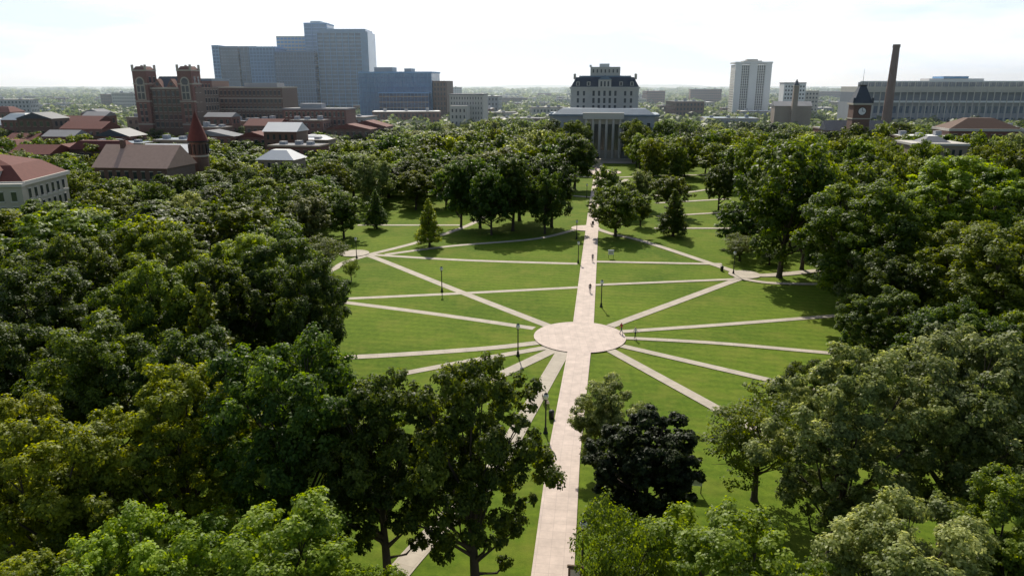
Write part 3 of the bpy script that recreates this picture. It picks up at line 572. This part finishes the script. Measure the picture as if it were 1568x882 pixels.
# ------------------------------------------------------------------ people
SKIN=plain('skin',(0.45,0.27,0.19),.6,.05,5);HAIR=plain('hair',(0.03,0.02,0.015),.6,.2,20);SHOE=plain('shoes',(0.05,0.05,0.05),.6)
def person(name,x,y,rot,shirt,trous,stride=0.28,hgt=1.75,arm=0.25):
    V=[];E=[];Rd=[]
    def v(p,r,par=None):
        V.append(p);Rd.append(r);i=len(V)-1
        if par is not None:E.append((par,i))
        return i
    pel=v((0,0,.95),.13);sp=v((0,.0,1.12),.125,pel);ch=v((0,.01,1.32),.15,sp);nk=v((0,0,1.47),.06,ch);h1=v((0,-.01,1.56),.085,nk);h2=v((0,-.01,1.66),.09,h1)
    for s in (-1,1):
        st=stride*s
        hp=v((s*.10,0,.90),.095,pel);kn=v((s*.11,-st*.55-.03,.50),.062,hp);an=v((s*.11,-st+(.10 if st<0 else 0),.10),.04,kn);hl=v((s*.11,-st-.06,.045),.04,an);v((s*.12,-st-.17,.035),.032,hl)
        sh=v((s*.18,0,1.40),.065,ch);el=v((s*.23,st*.35+.03,1.13),.045,sh);wr=v((s*.25,st*arm*3-.04,.90),.028,el);pa=v((s*.25,st*arm*3.1-.06,.83),.030,wr)
        for k,(dy,L) in enumerate(((-.035,.06),(-.012,.08),(.010,.085),(.030,.07))):
            a=v((s*.25,st*arm*3.1-.06+dy,.785),.009,pa);v((s*.245,st*arm*3.1-.07+dy,.785-L),.008,a)
        t_=v((s*.235,st*arm*3.1-.105,.82),.010,pa);v((s*.23,st*arm*3.1-.12,.78),.009,t_)
    me=bpy.data.meshes.new('skeleton');me.from_pydata(V,E,[]);o=bpy.data.objects.new('tmp',me);COL.objects.link(o)
    m=o.modifiers.new('s','SKIN');me_s=me.skin_vertices[0].data if me.skin_vertices else None
    if me_s is None:
        bpy.context.view_layer.objects.active=o;o.select_set(True);bpy.ops.mesh.customdata_skin_add();me_s=me.skin_vertices[0].data
    for i,r in enumerate(Rd): me_s[i].radius=(r,r*(0.72 if i in (1,2) else 1));me_s[i].use_root=(i==0)
    s2=o.modifiers.new('b','SUBSURF');s2.levels=1;s2.render_levels=1
    dg=bpy.context.evaluated_depsgraph_get();nm=bpy.data.meshes.new_from_object(o.evaluated_get(dg));bpy.data.objects.remove(o)
    for mt in (SKIN,shirt,trous,HAIR,SHOE): nm.materials.append(mt)
    for p in nm.polygons:
        c=p.center;k=1
        if c.z>1.66 or (c.z>1.56 and c.y>.02):k=3
        elif c.z>1.46:k=0
        elif abs(c.x)>.19 and c.z<1.16:k=0
        elif c.z<.09:k=4
        elif c.z<.98:k=2
        p.material_index=k;p.use_smooth=True
    e=bpy.data.objects.new(name,None);COL.objects.link(e)
    b_=bpy.data.objects.new('body',nm);COL.objects.link(b_);b_.parent=e
    for pn,mt,pos,sc in (('nose',SKIN,(0,-.105,1.60),(.012,.02,.02)),('eye_1',HAIR,(-.03,-.09,1.625),(.012,.01,.007)),('eye_2',HAIR,(.03,-.09,1.625),(.012,.01,.007)),('ear_1',SKIN,(-.088,0,1.61),(.012,.02,.03)),('ear_2',SKIN,(.088,0,1.61),(.012,.02,.03)),('mouth',TILE,(0,-.094,1.565),(.022,.008,.006))):
        bm=bmesh.new();bmesh.ops.create_icosphere(bm,subdivisions=1,radius=1);pm=bpy.data.meshes.new(pn);bm.to_mesh(pm);bm.free();pm.materials.append(mt)
        q_=bpy.data.objects.new(pn,pm);COL.objects.link(q_);q_.parent=e;q_.location=pos;q_.scale=sc
    e.location=(x,y,0.15);e.rotation_euler=(0,0,rot);e.scale=(hgt/1.75,)*3
def cl(n,c): return plain(n,c,.8,.1,8)
S1=cl('shirt_red',(.35,.05,.04));S2=cl('shirt_white',(.65,.65,.65));S3=cl('shirt_navy',(.03,.04,.09));T1=cl('jeans',(.05,.07,.12));T2=cl('shorts_black',(.02,.02,.02));S4=cl('shirt_black',(.02,.02,.025))
person('person_walking',13.6,120.4,R(175),S4,T1);person('person_walking',16.5,143.0,R(0),S3,T2,-.25);person('person_walking',15.9,98.9,R(120),S1,T1,.3);person('person_walking',17.6,96.9,R(-60),S2,T2,.2)
for i,(x,y) in enumerate([(34.6,300),(35.6,305),(37.4,306),(34.0,293),(39,303),(30.9,262),(22.3,196)]): person('person_standing',x,y,R(50*i),[S3,S2,S1,S4][i%4],[T1,T2][i%2],.12 if i%2 else .25)
B=Bld('statue_on_pedestal',37.5,318);B.box('plinth',STO,-2.2,2.2,-2.2,2.2,0,.6);B.box('pedestal',STO,-1.2,1.2,-1.2,1.2,.6,3.4);B.box('cap',STO,-1.4,1.4,-1.4,1.4,3.4,3.8)
lathe(B,'robed_figure',DRK,[(3.8,.75),(4.5,.62),(5.3,.42),(6.0,.55),(6.35,.42),(6.5,.15),(6.62,.15),(6.72,.24),(6.95,.25),(7.1,.1)]);B.box('arm',DRK,.4,1.0,-.4,0,5.2,5.5);B.done()

# ------------------------------------------------------------------ light, sky, haze
el=R(41);az=R(-6)
sd=Vector((math.sin(az)*math.cos(el),math.cos(az)*math.cos(el),math.sin(el)))
s=bpy.data.lights.new('sun','SUN');s.energy=5.0;s.angle=R(.5);s.color=(1,.94,.82);so=bpy.data.objects.new('sun',s);COL.objects.link(so);so.rotation_euler=sd.to_track_quat('Z','Y').to_euler()
wd=bpy.data.worlds.new('World');scene.world=wd;wd.use_nodes=True;nt=wd.node_tree;bg=nt.nodes['Background']
sky=N(nt,'ShaderNodeTexSky');sky.sky_type='NISHITA';sky.sun_disc=False;sky.sun_elevation=el;sky.sun_rotation=az%(2*math.pi);sky.air_density=1.2;sky.dust_density=2.5
tc=N(nt,'ShaderNodeTexCoord');sx=N(nt,'ShaderNodeSeparateXYZ');nt.links.new(tc.outputs['Generated'],sx.inputs[0])
mp=N(nt,'ShaderNodeMapping');mp.inputs['Scale'].default_value=(1,1,5);nt.links.new(tc.outputs['Generated'],mp.inputs[0])
no=N(nt,'ShaderNodeTexNoise');no.inputs['Scale'].default_value=2.2;no.inputs['Detail'].default_value=7;no.inputs['Roughness'].default_value=.55;nt.links.new(mp.outputs[0],no.inputs['Vector'])
mr=N(nt,'ShaderNodeMapRange');mr.inputs[1].default_value=.44;mr.inputs[2].default_value=.64;mr.inputs[3].default_value=0.15;mr.inputs[4].default_value=1.0;nt.links.new(no.outputs['Fac'],mr.inputs[0])
fz=N(nt,'ShaderNodeMapRange');fz.inputs[1].default_value=.14;fz.inputs[2].default_value=.38;fz.inputs[3].default_value=1.0;fz.inputs[4].default_value=.08;nt.links.new(sx.outputs['Z'],fz.inputs[0])
fy=N(nt,'ShaderNodeMapRange');fy.inputs[1].default_value=-.4;fy.inputs[2].default_value=.6;fy.inputs[3].default_value=.18;fy.inputs[4].default_value=1.0;nt.links.new(sx.outputs['Y'],fy.inputs[0])
fzz=N(nt,'ShaderNodeMath',operation='MULTIPLY');nt.links.new(fz.outputs[0],fzz.inputs[0]);nt.links.new(fy.outputs[0],fzz.inputs[1])
mu=N(nt,'ShaderNodeMath',operation='MULTIPLY');nt.links.new(mr.outputs[0],mu.inputs[0]);nt.links.new(fzz.outputs[0],mu.inputs[1])
m0=N(nt,'ShaderNodeMix',data_type='RGBA');m0.inputs[7].default_value=(7.8,9.5,11.9,1);k0=N(nt,'ShaderNodeMath',operation='MULTIPLY');k0.inputs[1].default_value=.85;nt.links.new(fzz.outputs[0],k0.inputs[0]);nt.links.new(k0.outputs[0],m0.inputs[0]);nt.links.new(sky.outputs[0],m0.inputs[6])
mx=N(nt,'ShaderNodeMix',data_type='RGBA');mx.inputs[7].default_value=(12.6,12.8,13.0,1);nt.links.new(mu.outputs[0],mx.inputs[0]);nt.links.new(m0.outputs[2],mx.inputs[6]);nt.links.new(mx.outputs[2],bg.inputs['Color']);bg.inputs['Strength'].default_value=.1
# thin scattering haze beyond the campus
hm=bpy.data.materials.new('thin_haze');hm.use_nodes=True;nt=hm.node_tree;nt.nodes.clear();o_=N(nt,'ShaderNodeOutputMaterial');vs=N(nt,'ShaderNodeVolumeScatter');vs.inputs['Color'].default_value=(.72,.87,1,1);vs.inputs['Density'].default_value=.00018;vs.inputs['Anisotropy'].default_value=.6;nt.links.new(vs.outputs[0],o_.inputs['Volume'])
bm=bmesh.new();bmesh.ops.create_cube(bm,size=1);me=bpy.data.meshes.new('haze');bm.to_mesh(me);bm.free();me.materials.append(hm);ob=bpy.data.objects.new('haze',me);COL.objects.link(ob);ob.scale=(9000,7000,120);ob.location=(0,300+3500,59.5)
# camera
cam=bpy.data.cameras.new('camera');co=bpy.data.objects.new('camera',cam);COL.objects.link(co);co.location=(0,0,35);co.rotation_euler=(R(90)-math.atan(311/1100),0,0)
cam.sensor_width=36;cam.lens=36*1100/1568;cam.clip_end=30000;cam.clip_start=.5;scene.camera=co
scene.view_settings.view_transform='Standard';scene.view_settings.look='None';scene.view_settings.exposure=0
